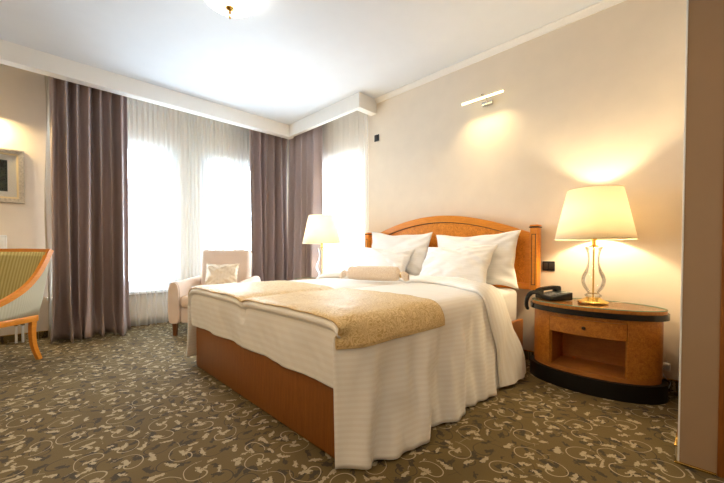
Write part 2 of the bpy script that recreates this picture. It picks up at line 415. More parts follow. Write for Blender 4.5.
# carpet skirting with a gold edge
def skirting(name, label, a, b, n):
    o = structure(MB().box((min(a[0], b[0]+n[0]*.012), min(a[1], b[1]+n[1]*.012), 0), (max(b[0], a[0]+n[0]*.012), max(b[1], a[1]+n[1]*.012), .075)).build(name, 'carpet', smooth=0), label)
    MB().box((min(a[0], b[0]+n[0]*.015), min(a[1], b[1]+n[1]*.015), .075), (max(b[0], a[0]+n[0]*.015), max(b[1], a[1]+n[1]*.015), .083), .002).build('edge_strip', 'brass', o)
    return o
skirting('baseboard_right', 'carpet skirting with gold edge behind the nightstand', (XH, .125), (XH, 3.3), (-1, 0))
skirting('baseboard_back', 'carpet skirting with gold edge below the main windows', (X0, YW), (XH, YW), (0, -1))
skirting('baseboard_side', 'carpet skirting with gold edge on the partition side', (2.2, .105), (2.89, .105), (0, 1))
MB().box((2.188, -.022, 0), (2.2, .117, .010), .002).build('threshold_strip', 'brass', part)

# windows: frame, sashes, panes, handle, sill
def window(name, label, a, b, along, handle_at=None, mull=()):
    def box(m, a0, a1, d0, d1, z0, z1, bev=.004):
        return m.box((a0, YW+d0, z0), (a1, YW+d1, z1), bev) if along == 'x' else m.box((XH+d0, a0, z0), (XH+d1, a1, z1), bev)
    root = bpy.data.objects.new(name, None); C.objects.link(root); structure(root, label)
    fr = MB()
    for z0, z1 in ((ZB, ZB+.06), (ZT-.06, ZT)): box(fr, a, b, .08, .15, z0, z1)
    for c0, c1 in ((a, a+.06), (b-.06, b)): box(fr, c0, c1, .08, .15, ZB+.06, ZT-.06)
    fr.build('window_frame', 'pvc', root)
    edges = [a+.06] + list(mull) + [b-.06]
    for p, q in zip(edges, edges[1:]):
        s = MB()
        for z0, z1 in ((ZB+.06, ZB+.13), (ZT-.13, ZT-.06)): box(s, p, q, .06, .13, z0, z1)
        for c0, c1 in ((p, p+.07), (q-.07, q)): box(s, c0, c1, .06, .13, ZB+.13, ZT-.13)
        s = s.build('sash', 'pvc', root)
        box(MB(), p+.06, q-.06, .09, .10, ZB+.12, ZT-.12, 0).build('pane', 'glass', root, smooth=0)
    if handle_at is not None:
        h = box(MB(), handle_at-.015, handle_at+.015, .045, .06, 1.46, 1.56, .004)
        box(h, handle_at-.012, handle_at+.012, .02, .034, 1.40, 1.52, .005); box(h, handle_at-.01, handle_at+.01, .03, .05, 1.50, 1.52, .002)
        h.build('handle', 'white', root)
    box(MB(), a-.05, b+.05, -.08, .08, ZB-.035, ZB-.001, .008).build('window_sill', 'pvc', root)
window('window_1', 'tall white framed window beside the left drape', *WIN_BACK[0], 'x', 1.50, (.85,))
window('window_2', 'tall white framed window behind the cream armchair', *WIN_BACK[1], 'x', None, (2.46,))
window('window_3', 'tall white framed side window left of the headboard', *WIN_SIDE[0], 'y', None, (4.2,))

# ------------------------------------------------------------------ curtains
def drape(name, label, group, p0, p1, nrm, folds, amp, seed, mat='curtain', ztop=ZC-.03, kick=.0, pinch=.0, nu=None, nv=24, solid=.004, gather=1.0, zbot=.012):
    """p0-p1 line of the track, nrm = towards the room; regular pleats at the heading that loosen downwards"""
    rnd = random.Random(seed); ph = [rnd.uniform(0, 6.28) for _ in range(6)]
    d = Vector((p1[0]-p0[0], p1[1]-p0[1], 0)); L = d.length; d.normalize(); nn = Vector((nrm[0], nrm[1], 0))
    nu = nu or int(folds*14)
    def fn(u, v):
        z = zbot + (ztop-zbot)*(1-v)
        h = v
        spread = 1 - pinch*math.sin(math.pi*min(1, h*1.05))*.5
        wob = .95*math.sin(2*math.pi*u*folds*.37+ph[0]) + .6*math.sin(2*math.pi*u*folds*.61+ph[1])
        arg = 2*math.pi*folds*u + wob*(.3+1.0*h) + .5*h*math.sin(2*math.pi*u*2+ph[2])
        a = amp*(.55+.65*h)*(1+.35*math.sin(2*math.pi*u*folds*.43+ph[3]))
        off = a*math.sin(arg) + .25*a*math.sin(2*arg+ph[4]) + amp*.5*h*math.sin(2*math.pi*u*1.3+ph[5])
        k = sstep(.88, 1, v)*kick
        off += k*(.6+.8*math.sin(arg*.5+ph[2])) 
        s = (u-.5)*L*spread + L/2 + .018*h*math.cos(arg)
        if k: s += k*.35*math.sin(arg*.7+ph[1])
        b = Vector((p0[0], p0[1], 0)) + d*s + nn*off
        return (b.x, b.y, z)
    o = MB().grid(fn, nu, nv).build(name, mat, None, 180, solid)
    return tag(o, label, 'curtain', group)
G1 = 'taupe drapes at the windows'
dl = drape('window_drape', 'taupe satin drape at far left beside the framed picture', G1, (.20, 4.975), (.90, 4.975), (0, -1), 7, .085, 3, kick=.07, nv=40)
ln = MB()
def lining_fn(u, v):
    return (.165 + .05*u + .012*math.sin(9*v+3*u), 5.02+.05*u-.02*math.sin(6*v), .02+(ZC-.06)*(1-v))
ln.grid(lining_fn, 4, 20).build('lining', 'lining', dl, 180, .003)
drape('window_drape', 'taupe satin drape in the corner on the main window wall', G1, (2.45, 4.985), (3.14, 4.985), (0, -1), 5.5, .075, 8, kick=.03)
drape('window_drape', 'taupe satin drape in the corner behind the far table lamp', G1, (3.135, 4.865), (3.135, 4.10), (-1, 0), 5, .062, 15, kick=.02)
G2 = 'white sheer curtains'
drape('sheer_curtain', 'white sheer curtain over the window next to the left drape', G2, (.25, 5.215), (1.72, 5.215), (0, -1), 24, .020, 4, 'sheer', nv=16, solid=0, nu=330)
drape('sheer_curtain', 'white sheer curtain over the window behind the cream armchair', G2, (1.70, 5.205), (3.20, 5.205), (0, -1), 24, .020, 5, 'sheer', nv=16, solid=0, nu=330)
drape('sheer_curtain', 'white sheer curtain over the side window beside the headboard', G2, (3.278, 5.06), (3.278, 3.25), (-1, 0), 30, .014, 6, 'sheer', nv=16, solid=0, nu=400)

# ------------------------------------------------------------------ bed
YC = 2.143; YN, YF = 1.20, 3.087; XF = 1.04
bed = thing('bed', 'wide wooden bed with arched burl headboard and cherry wood base', 'bed', (XF, YC, 0))
def bp(o): o.location = (-XF, -YC, 0); return o          # children are modelled in room coordinates
bp(MB().box((XF, YN, .012), (XF+.03, YF, .385), .003).build('foot_panel', 'cherry', bed))
for y in (YN+.004, YF-.034): bp(MB().box((XF+.031, y, .012), (3.225, y+.03, .385), .003).build('side_panel', 'honeyh', bed))
bp(MB().box((XF+.06, YN+.04, .34), (3.2, YC-.003, .655), .045, 4).build('mattress', 'sheet', bed))
bp(MB().box((XF+.06, YC+.003, .34), (3.2, YF-.04, .655), .045, 4).build('mattress', 'sheet', bed))
# headboard: burl panel under an arched honey frame, two posts with black caps
hb0, hb1 = 1.155, 3.135
def arch(y): t = (y-YC)/((hb1-hb0)/2); return 1.375 - .215*t*t*(1+.12*(1-t*t))
ys = [hb0+(hb1-hb0)*k/40 for k in range(41)]
panel = MB().prism([(hb0, .66)] + [(hb1, .66)] + [(y, arch(y)-.01) for y in reversed(ys)], .03, lambda a, b, t: (3.245+t, a, b))
hd = bp(panel.build('headboard', 'burl', bed, 30))
fr = MB().prism([(y, arch(y)-.065) for y in ys] + [(y, arch(y)+.005) for y in reversed(ys)], .055, lambda a, b, t: (3.225+t, a, b))
fr.box((3.225, hb0, .655), (3.28, hb1, .71), .004)
for y in (hb0, hb1-.045): fr.box((3.228, y, .66), (3.28, y+.045, arch(y+.02)-.03), .004)
fr.build('arch_frame', 'honeyh', hd, 30)
inl = [(3.2245, y, arch(y)-.072) for y in ys[1:-1]]
MB().tube([(3.243, y, arch(y)-.068) for y in ys[2:-2]], .004, 6).build('inlay', 'ink', hd)
for y0 in (1.080, 3.146):
    ps_ = MB().box((3.195, y0, .655), (3.285, y0+.064, 1.205), .004).build('post', 'honey', hd)
    for dy in (.014, .044): MB().box((3.1935, y0+dy, .70), (3.196, y0+dy+.006, 1.15)).build('groove', 'ink', ps_, 0)
    for z0 in (1.145, .70): MB().box((3.1935, y0+.014, z0), (3.196, y0+.050, z0+.006)).build('groove', 'ink', ps_, 0)
    MB().box((3.188, y0-.007, 1.205), (3.290, y0+.071, 1.217), .004).build('cap', 'black', ps_)
    MB().box((3.190, y0-.004, 1.217), (3.287, y0+.068, 1.232), .005).build('finial', 'honey', ps_)

# bed cover: top + both side drops, foot drop with two rolled quilt ends
CR = [(1.085, .012), (1.10, .14), (1.118, .32), (1.132, .48), (1.143, .58), (1.158, .63), (1.185, .665), (1.24, .684), (1.45, .693), (1.9, .690), (2.06, .686), (2.143, .668),
      (2.226, .686), (2.4, .690), (2.85, .692), (3.04, .684), (3.10, .665), (3.13, .63), (3.142, .56), (3.152, .40), (3.17, .06)]
CRS = [(p.x, p.y) for p in catmull([(a, b, 0) for a, b in CR], 6)]
CLEN = [0]
for a_, b_ in zip(CRS, CRS[1:]): CLEN.append(CLEN[-1]+math.dist(a_, b_))
def cross(t): return lerp_path(CRS, t)
def zroll(x):                       # top edge dips over the rolled end at the foot
    return -.012*max(0, (1.06-x)/.06)**2
def drape_off(x, y, z, side):
    k = max(0, (.62-z)/.62)
    f = .034*math.sin(13.2*x + 5*(.62-z) + 1.2*math.sin(3*x)) + .022*math.sin(25*x+9*(.62-z)+2+1.5*math.sin(5*x)) + .010*math.sin(47*x-6*z) + .014*nz(x*9+z*3, z*4, 3)
    f *= sstep(0, .35, k)*(1-.6*sstep(2.15, 2.5, x if x < 3.5 else x-4))
    return side*(f*(.35+.55*k) + .012*nz(x*5, z*5, 8)*k) + side*.028*k
def cover_pt(x, t, off=0):
    y, z = cross(t)
    e = .004
    ya, za = cross(max(0, t-e)); yb, zb = cross(min(1, t+e))
    ty, tz = yb-ya, zb-za; q = math.hypot(ty, tz) or 1
    ny, nzz = -tz/q, ty/q
    if z < .655 and y < YC:
        cw = 1-sstep(.97, 1.13, x)
        y -= drape_off(x, y, z, 1)*(1-cw)
        y += cw*(1.205 - .03*max(0, .5-z) - y)*sstep(.665, .60, z)
    elif z < .655: y += drape_off(x+4, y, z, 1)*.6
    top = sstep(.60, .68, z)
    zz = z + top*(zroll(x) + .006*nz(x*4, y*4, 1) + .004*nz(x*11, y*11, 5))
    if z < .3 and y > YC: zz += .03*(.3-z)
    return Vector((x, y+ny*off, zz+nzz*off))
XE = 2.55
def cover_fn(u, v):
    y, z = cross(v)
    xs = 1.055 - .062*(1-sstep(.60, .675, z))
    x = xs + (XE+.24*sstep(.60, .68, z)-xs)*u
    p = cover_pt(x, v)
    if p.z < .35 and y < YC: p.x += (.35-p.z)*.02*nz(3*u, 2)
    p.z = max(p.z, .010)
    return p
cv = MB().grid(cover_fn, 90, 150, lambda a, b: (b*4, (a*1.8)) if .22 < b < .82 else (a*2, abs(b-.5)*4.3))
FP = [(1.06, .689), (1.03, .688), (1.010, .682), (.998, .671), (.995, .657), (1.003, .645), (1.015, .641), (1.016, .625), (1.012, .54), (1.016, .45), (1.022, .362)]
FPS = [(p.x, p.y) for p in catmull([(a, b, 0) for a, b in FP], 4)]
def foot_fn(u, v):
    ya0 = 1.172 + .033*sstep(.25, .45, v)
    y = ya0 + (3.142-ya0)*u
    x, z = lerp_path(FPS, v)
    # height of the cross section here
    zc = .688
    for (ya, za), (yb, zb) in zip(CRS, CRS[1:]):
        if za > .5 and zb > .5 and min(ya, yb) <= y <= max(ya, yb): zc = za+(zb-za)*(y-ya)/((yb-ya) or 1); break
    else:
        zc = .55
    low = sstep(.30, .75, v)
    z += (zc-.690)*(1-low)
    gap = math.exp(-((y-YC)/.022)**2)*(1-sstep(.45, .6, v))*sstep(.08, .25, v)
    x += .035*gap; z -= .012*gap
    x += low*(.006*math.sin(y*14)+.010*nz(y*4, z*3, 7)+.006*nz(y*13-z*9, z*7, 2))
    x += (1-low)*.005*nz(y*9, 4)
    edge = sstep(.7, 1, v)
    z += edge*(.003*math.sin(y*3.1+.6) + .004*nz(y*3, 9))
    return (x, y, z)
cv.grid(foot_fn, 130, 44, lambda a, b: (a*2, b*.36+.02))
cover = tag(cv.build('bed_cover', 'cover', None, 180, .006), 'white striped bed cover draped over the bed to the carpet', 'bed cover')
# turned-down head end of the cover: a thick soft fold that runs over the bed and down to the floor
def fold_fn(u, v):
    a = 2*math.pi*u
    y, z = cross(.004+.992*v)
    yy = abs(y-YC)/.95
    drop = sstep(.66, .05, z)
    xc = 2.83 - .36*sstep(.25, 1.08, yy) + .18*drop
    hw = .135 + .01*nz(v*9, 2) + .10*drop
    th = .040*(1-.35*drop) + .006*nz(v*14, 5)
    ca, sa = math.cos(a), math.sin(a)
    x = xc + hw*ca*(1+.03*nz(v*20, a))
    o = th*.72 + th*sa
    o *= 1
    p = cover_pt(x, .004+.992*v, o)
    p.z = max(p.z, .010)
    return p
fo = MB().grid(fold_fn, 28, 130, lambda a, b: (b*4, a*.7), close_u=True)
fo.build('folded_edge', 'cover', cover, 180)
# gold runner
def t_at(y_target=None, z_target=None, near=True):
    best = 0; bd = 9
    for k in range(0, 2001):
        t = k/2000; y, z = cross(t)
        if near != (y < YC): continue
        dd = abs(z-z_target)
        if dd < bd: bd = dd; best = t
    return best
ta, tb = t_at(z_target=.555, near=True), t_at(z_target=.56, near=False)
def runner_fn(u, v):
    t = ta+(tb-ta)*v
    y, z = cross(t)
    x = 1.000 + (1.80-1.000)*u + .010*nz(v*7, u*2)*(u) 
    return cover_pt(x, t, .011 + .002*nz(u*6, v*20))
rn = tag(MB().grid(runner_fn, 40, 130).build('bed_runner', 'runner', None, 180, .006), 'gold brocade runner laid across the foot of the bed', 'bed runner')
edge = [runner_fn(0, k/120) for k in range(121)] + [runner_fn(k/20, 1) for k in range(1, 21)] + [runner_fn(1, 1-k/120) for k in range(1, 121)] + [runner_fn(1-k/20, 0) for k in range(1, 20)]
MB().tube(edge, .0045, 6, closed=True).build('piping', 'piping', rn)

# pillows
def pillow_mesh(wd, ht, th, seed, mat, name, pinch=.05, parent=None):
    def side(sg):
        def fn(u, v):
            a, b = u*2-1, v*2-1
            prof = (max(0, 1-a*a)**.5)*(max(0, 1-b*b)**.5)
            x = a*wd/2*(1-pinch*(1-b*b)*abs(a)**2); y = b*ht/2*(1-pinch*1.5*(1-a*a)*abs(b)**2)
            # sagging edges and creases that run in from the corners
            x += .012*nz(b*2.3+seed, a, 3)*abs(a)**3; y += .014*nz(a*2.1+seed, b, 9)*abs(b)**3
            d1, d2 = a*.8+b, a*.8-b
            cr = .024*nz(d1*4+seed, d2*1.1, 4)*(abs(d2)**.7) + .022*nz(d2*4+seed*2, d1*1.1, 7)*(abs(d1)**.7) + .012*nz(a*2+seed, b*2) + .004*nz(a*9+seed, b*7)
            return (x, y, sg*(th/2*prof + cr*min(1, prof*2.2)))
        return fn
    m = MB()
    for sg in (1, -1): m.grid(side(sg), 44, 40, lambda a, b: (a*wd, b*ht))
    bmesh.ops.remove_doubles(m.bm, verts=m.bm.verts[:], dist=.0008)
    return m.build(name, mat, parent, 180)
def pillow(label, y, x, zb, wd, ht, th, lean, rz, seed, roll=0):
    o = pillow_mesh(wd, ht, th, seed, 'linen', 'pillow', .10); tag(o, label, 'pillow', 'white pillows on the bed')
    # local x -> room y (width), local y -> up, local z -> towards the foot; lean = tilt back towards the headboard
    R = Matrix.Rotation(rz, 4, 'Z') @ Matrix(((0, math.sin(lean), -math.cos(lean), 0), (-1, 0, 0, 0), (0, math.cos(lean), math.sin(lean), 0), (0, 0, 0, 1))) @ Matrix.Rotation(roll, 4, 'Z')
    o.matrix_world = Matrix.Translation((x, y, zb+ht/2*math.cos(lean))) @ R
    return o
pillow('large upright white pillow against the far end of the headboard', 2.585, 3.10, .665, .92, .56, .17, .12, 0, 1, -.045)
pillow('large upright white pillow against the near end of the headboard', 1.63, 3.10, .655, .88, .53, .17, .12, 0, 7, .02)
pillow('small white pillow propped before the far large pillow', 2.66, 2.93, .675, .76, .42, .19, .55, .04, 13, -.02)
pillow('small white pillow propped before the near large pillow', 1.74, 2.93, .675, .78, .44, .20, .55, -.06, 22, .03)

# bolster with tied ends
bl = thing('bolster_cushion', 'cream brocade bolster with gathered tied ends lying on the bed', 'cushion', (2.435, 2.335, .70), math.atan2(-.50, .20))
m = MB()
def bol(u, v):
    s = -.36+.72*v; a = 2*math.pi*u
    k = abs(s)
    if k < .25: r = .072*(1-.10*(k/.25)**4)
    elif k < .285: r = .072*.9 + (.016-.072*.9)*sstep(.25, .285, k)
    else: r = .016 + .026*math.sin(math.pi*min(1, (k-.285)/.085))**.8
    r *= 1 + .06*math.sin(9*a)*sstep(.2, .27, k) + .04*nz(s*9, math.cos(a)*2, math.sin(a)*2)
    sag = 0
    if k > .27: sag = -.03*sstep(.27, .36, k)
    return (s, r*math.cos(a), .078+sag+r*math.sin(a))
m.grid(bol, 36, 72, close_u=True)
m.build('cushion_body', 'bolster', bl, 180)
for s in (-.285, .285): MB().tube([(s, .02*math.cos(k*.5236), .066+.02*math.sin(k*.5236)) for k in range(12)], .006, 8, closed=True).build('tie_cord', 'brass' if s > 0 else 'bolster', bl)

# ------------------------------------------------------------------ bedside tables (oval)
def oval(a, b, n, f0=0, f1=2*math.pi): return [(a*math.cos(f0+(f1-f0)*k/n), b*math.sin(f0+(f1-f0)*k/n)) for k in range(n+1)]
AX, BY = .232, .405
def bedside(label, loc):
    t = thing('bedside_table', label, 'nightstand', loc, 0, 'oval bedside tables')
    def disc(name, a, b, z0, z1, mat, bev=.0, parent=t, seg=64):
        pr = [(0, z0), (1-bev, z0)]
        m = MB(); poly = oval(a, b, seg)[:-1]
        m.prism(poly, z1-z0, lambda p, q, d: (p, q, z0+d))
        if bev:
            e = [ed for ed in m.bm.edges if abs(ed.verts[0].co.z-ed.verts[1].co.z) < 1e-6]
            bmesh.ops.bevel(m.bm, geom=e, offset=bev, segments=4, affect='EDGES', profile=.5)
        return m.build(name, mat, parent, 35)
    disc('plinth', AX+.028, BY+.03, 0, .115, 'plinth', .006)
    disc('bottom_board', AX-.004, BY-.004, .115, .145, 'nichewood')
    disc('top_board', AX, BY, .515, .545, 'burl2')
    disc('rim', AX+.030, BY+.032, .543, .582, 'black', .0185)
    top = disc('table_top', AX+.018, BY+.020, .580, .604, 'burl2', .004)
    gl = disc('glass_top', AX+.016, BY+.018, .6045, .6095, 'greenglass', 0)
    MB().tube([(p, q, .607) for p, q in oval(AX+.0165, BY+.0185, 64)[:-1]], .0028, 6, closed=True).build('glass_edge', 'glassedge', top)
    # curved side panels leave the front niche between y = -.225 and .225 open
    th0 = math.pi - math.asin(.24/BY); th1 = math.pi + math.asin(.24/BY)
    def shell(name, f0, f1, z0, z1, mat, thick, n=28, out=0):
        o = oval(AX+out, BY+out, n, f0, f1); i = oval(AX+out-thick, BY+out-thick, n, f0, f1)
        m = MB().prism(o + i[::-1], z1-z0, lambda p, q, d: (p, q, z0+d)); return m.build(name, mat, t, 35)
    shell('side_panel', th1, 2*math.pi, .145, .515, 'burl2', .022)
    shell('side_panel', 0, th0, .145, .515, 'burl2', .022)
    for y in (-.24, .24):
        xf = -AX*math.sqrt(1-(y/BY)**2)
        MB().box((xf+.012, y-.009, .145), (.12, y+.009, .515)).build('inner_side', 'nichewood', t, 0)
    MB().box((.12, -.249, .145), (.135, .249, .515)).build('back_board', 'nichewood', t, 0)
    e = .014
    dr = shell('drawer', th0+e, th1-e, .400, .512, 'burl2', .02, 16, .001)
    MB().box((-AX+.045, -.205, .402), (.10, .205, .408)).build('drawer_bottom', 'nichewood', dr, 0)
    kb = MB().lathe([(0, .030), (.010, .028), (.013, .020), (.011, .012), (.007, .006), (.008, 0)], n=16)
    bmesh.ops.transform(kb.bm, matrix=Matrix.Translation((-AX-.0005, 0, .458)) @ Matrix.Rotation(-math.pi/2, 4, 'Y'), verts=kb.bm.verts[:])
    kb.build('knob', 'ink', dr)
    return t
NS = (3.052, .635, 0); NS2 = (2.80, 3.70, 0)
bedside('oval burl nightstand with black rim and open niche, phone on it', NS)
ns2 = bedside('oval nightstand hidden behind the far side of the bed', NS2)

# ------------------------------------------------------------------ table lamps
def lamp(label, loc, power):
    t = thing('table_lamp', label, 'lamp', loc, 0, 'bedside lamps with cream shades')
    MB().lathe([(0, 0), (.098, 0), (.101, .006), (.096, .014), (.078, .020), (.066, .028), (.052, .034), (.046, .042), (0, .042)], n=40).build('base', 'brass', t)
    pr = [(.040, .042), (.052, .050), (.054, .060), (.040, .070), (.038, .080), (.058, .105), (.074, .140), (.078, .175), (.070, .210), (.052, .250), (.040, .290), (.036, .330),
          (.040, .370), (.050, .400), (.058, .412), (.058, .420), (.030, .424)]
    pr = [(p.x, p.y) for p in catmull([(a, b, 0) for a, b in pr], 3)]
    MB().lathe(pr, n=40).build('glass_body', 'crystal', t, 60)
    MB().tube([(0, 0, .04), (0, 0, .50)], .006, 10).build('stem', 'brass', t)
    MB().lathe([(.0, .424), (.03, .424), (.032, .430), (.014, .436), (.012, .470), (.020, .474), (.020, .520), (0, .522)], n=24).build('socket', 'brass', t)
    sh = MB().lathe([(.258, .478), (.176, .852)], n=64).build('lamp_shade', 'shade', t, 60, .003)
    for r, z in ((.258, .479), (.1765, .851)): MB().tube([(r*math.cos(k*math.pi/32), r*math.sin(k*math.pi/32), z) for k in range(64)], .0032, 6, closed=True).build('trim', 'lining', sh)
    ring = MB()
    for k in range(3): ring.tube([(0, 0, .70), (.179*math.cos(k*2.094), .179*math.sin(k*2.094), .835)], .002, 6)
    ring.tube([(0, 0, .52), (0, 0, .70)], .003, 6); ring.build('spider', 'brass', sh)
    MB().lathe([(0, .522), (.014, .525), (.030, .560), (.034, .590), (.026, .618), (0, .630)], n=20).build('bulb', 'bulb', t)
    l = bpy.data.lights.new('lamp_glow', 'POINT'); l.energy = power; l.color = (1, .80, .48); l.shadow_soft_size = .04
    o = bpy.data.objects.new('lamp_glow', l); C.objects.link(o); o.parent = t; o.location = (0, 0, .665)
    return t
lamp('lit table lamp with glass baluster on the phone nightstand', (3.06, .635, .612), 26)
lamp('lit table lamp beyond the bed in front of the side window', (2.85, 3.683, .612), 18)
# lamp lead
tag(MB().tube(catmull([(3.15, .53, .6165), (3.17, .50, .617), (3.24, .47, .617), (3.285, .42, .618), (3.308, .37, .60), (3.311, .32, .45), (3.311, .24, .25), (3.311, .225, .19)], 8), .0028, 6).build('lamp_cord', 'cord'), 'thin pale lead running from the near lamp over the table', 'cord')
pl = thing('power_plug', 'white plugs and leads low on the wall right of the nightstand', 'plug', (3.31, .235, .17))
MB().box((-.03, -.028, -.028), (.002, .028, .028), .008).build('plug_body', 'white', pl)
MB().tube(catmull([(-.03, 0, 0), (-.06, .02, -.01), (-.07, .0, -.06), (-.04, -.03, -.10), (-.02, -.02, -.15)], 6), .004, 6).build('lead', 'white', pl)
tag(MB().tube(catmull([(3.312, 1.10, .42), (3.30, 1.12, .33), (3.29, 1.09, .2), (3.29, 1.06, .10), (3.27, 1.07, .015)], 8), .004, 6).build('phone_lead', 'cord'), 'pale lead hanging down the wall left of the nightstand', 'cord')

# ------------------------------------------------------------------ telephone
ph = thing('desk_telephone', 'black desk telephone with handset on the nightstand', 'telephone', (3.085, .915, .611), math.radians(-128))
# local: x width, -y towards user, z up; wedge body
def wedge(m, x0, x1, y0, y1, za, zb, base=0, bev=.006):
    b = bmesh.new()
    vs = [b.verts.new(p) for p in ((x0, y0, base), (x1, y0, base), (x1, y1, base), (x0, y1, base), (x0, y0, za), (x1, y0, za), (x1, y1, zb), (x0, y1, zb))]
    for f in ((0, 3, 2, 1), (4, 5, 6, 7), (0, 1, 5, 4), (1, 2, 6, 5), (2, 3, 7, 6), (3, 0, 4, 7)): b.faces.new([vs[k] for k in f])
    if bev: bmesh.ops.bevel(b, geom=b.edges[:], offset=bev, segments=3, affect='EDGES', profile=.5)
    me = bpy.data.meshes.new('t'); b.to_mesh(me); m.bm.from_mesh(me); bpy.data.meshes.remove(me); b.free(); return m
wedge(MB(), -.10, .10, -.095, .095, .028, .062).build('phone_body', 'blackmat', ph)
sl = (.062-.028)/.19
def zs(y): return .028+sl*(y+.095)
for r in range(4):
    for c in range(3):
        x, y = -.005+c*.03, -.068+r*.024
        MB().box((x-.010, y-.007, zs(y)-.003), (x+.010, y+.007, zs(y)+.004), .002, 1).build('key', 'key', ph)
dm = MB(); wedge(dm, -.015, .085, .045, .082, zs(.045)+.002, zs(.082)+.002, zs(.045)-.01, .001); dm.build('display', 'screen', ph)
hs = MB().bar(catmull([(-.068, -.095, .058), (-.068, -.05, .074), (-.068, 0, .080), (-.068, .05, .086), (-.068, .095, .084)], 5), .044, .026, (1, 0, 0))
hs.box((-.093, -.104, .030), (-.043, -.050, .066), .010, 3); hs.box((-.093, .050, .054), (-.043, .104, .092), .010, 3)
bmesh.ops.remove_doubles(hs.bm, verts=hs.bm.verts[:], dist=.0001)
hs.build('handset', 'blackmat', ph)
# coiled cord hanging over the left end of the table
path = catmull([(3.03, .985, .640), (2.985, 1.01, .665), (2.95, 1.045, .655), (2.94, 1.068, .61), (2.945, 1.075, .56), (2.955, 1.07, .53)], 30)
coil = []
for k, p in enumerate(path):
    a = k*1.1; coil.append((p.x+.012*math.cos(a), p.y+.010*math.sin(a), p.z+.012*math.sin(a+.8)))
cdo = MB().tube(coil, .0055, 6).build('handset_cord', 'blackmat')
cdo.parent = ph; bpy.context.view_layer.update(); cdo.matrix_parent_inverse = ph.matrix_world.inverted()

# ------------------------------------------------------------------ wall fittings
def socket(label, y, z, w_, h_):
    t = thing('wall_socket', label, 'socket', (XH, y, z))
    MB().box((-.010, -w_/2, -h_/2), (-.0005, w_/2, h_/2), .003).build('cover_plate', 'blackmat', t)
    k = 2 if w_ > .09 else 1
    for q in range(k):
        yc = -w_/2 + w_*(q+.5)/k
        MB().box((-.0135, yc-w_/k*.36, -h_*.32), (-.009, yc+w_/k*.36, h_*.32), .002).build('insert', 'ink', t)
socket('small black switch plate high beside the sheer curtain', 3.12, 2.475, .08, .085)
socket('black double switch plate between headboard and nightstand lamp', 1.025, .868, .10, .085)

def picture_light(label, loc, rz, power):
    """arm from a wall block, glowing tube; local -x points away from the wall"""
    t = thing('picture_light', label, 'wall lamp', loc, rz, 'slim glowing wall lamps')
    MB().box((-.035, -.055, -.02), (-.0005, .055, .02), .006).build('wall_block', 'steel', t)
    MB().tube(catmull([(-.03, .0, .01), (-.07, .0, .045), (-.115, 0, .058), (-.14, 0, .045)], 6), .007, 10).build('arm', 'steel', t)
    MB().box((-.150, -.215, .024), (-.130, .215, .032), .003).build('housing', 'steel', t)
    tube = MB().tube([(-.14, -.21, .016), (-.14, .21, .014)], .010, 12).build('glow_tube', 'led', t)
    l = bpy.data.lights.new('tube_glow', 'AREA'); l.shape = 'RECTANGLE'; l.size = .05; l.size_y = .40; l.energy = power; l.color = (1, .74, .38)
    o = bpy.data.objects.new('tube_glow', l); C.objects.link(o); o.parent = t; o.location = (-.14, 0, .002); l.spread = math.radians(110 if rz == 0 else 175)
    return t
picture_light('slim glowing wall lamp high above the headboard', (XH, 1.60, 2.465), 0, 2.2)
picture_light('slim glowing lamp above the framed picture', (-.40, YW, 2.40), math.pi/2, 13)

# ceiling lamp
cl = thing('ceiling_lamp', 'round opal ceiling lamp with brass finial at the top edge, above the bed', 'ceiling lamp', (1.125, 2.586, ZC))
MB().lathe([(0, -.001), (.13, -.001), (.13, -.02), (.10, -.03), (0, -.03)], n=40).build('ceiling_rose', 'brass', cl)
bw = [(.205, -.045), (.212, -.055), (.205, -.075), (.180, -.105), (.135, -.130), (.075, -.147), (0, -.152)]
MB().lathe([(p.x, p.y) for p in catmull([(a, b, 0) for a, b in bw], 4)], n=48).build('glass_bowl', 'bowl', cl, 180)
MB().lathe([(0, -.150), (.030, -.151), (.031, -.156), (.020, -.166), (.010, -.172), (.007, -.180), (.012, -.187), (.007, -.194), (.004, -.206), (.008, -.212), (.008, -.226), (.003, -.232), (0, -.233)], n=24).build('finial', 'brass', cl)
l = bpy.data.lights.new('bowl_glow', 'SPOT'); l.energy = 38; l.color = (1, .70, .38); l.shadow_soft_size = .15; l.spot_size = math.radians(168); l.spot_blend = .5
o = bpy.data.objects.new('bowl_glow', l); C.objects.link(o); o.parent = cl; o.location = (0, 0, -.26)
for lx, ly, pw, lb in ((.75, -.75, 20, 'added fill lamp over the entrance, out of view'), (-.95, 1.35, 55, 'added fill lamp over the left side of the room, out of view')):  # two lamp copies added behind the camera to brighten the bed and carpet
    c2 = copy_tree(cl); c2.location = (lx, ly, ZC); c2['label'] = lb
    gk = next(k for k in c2.children if k.type == 'LIGHT'); gk.data = l.copy(); gk.data.energy = pw

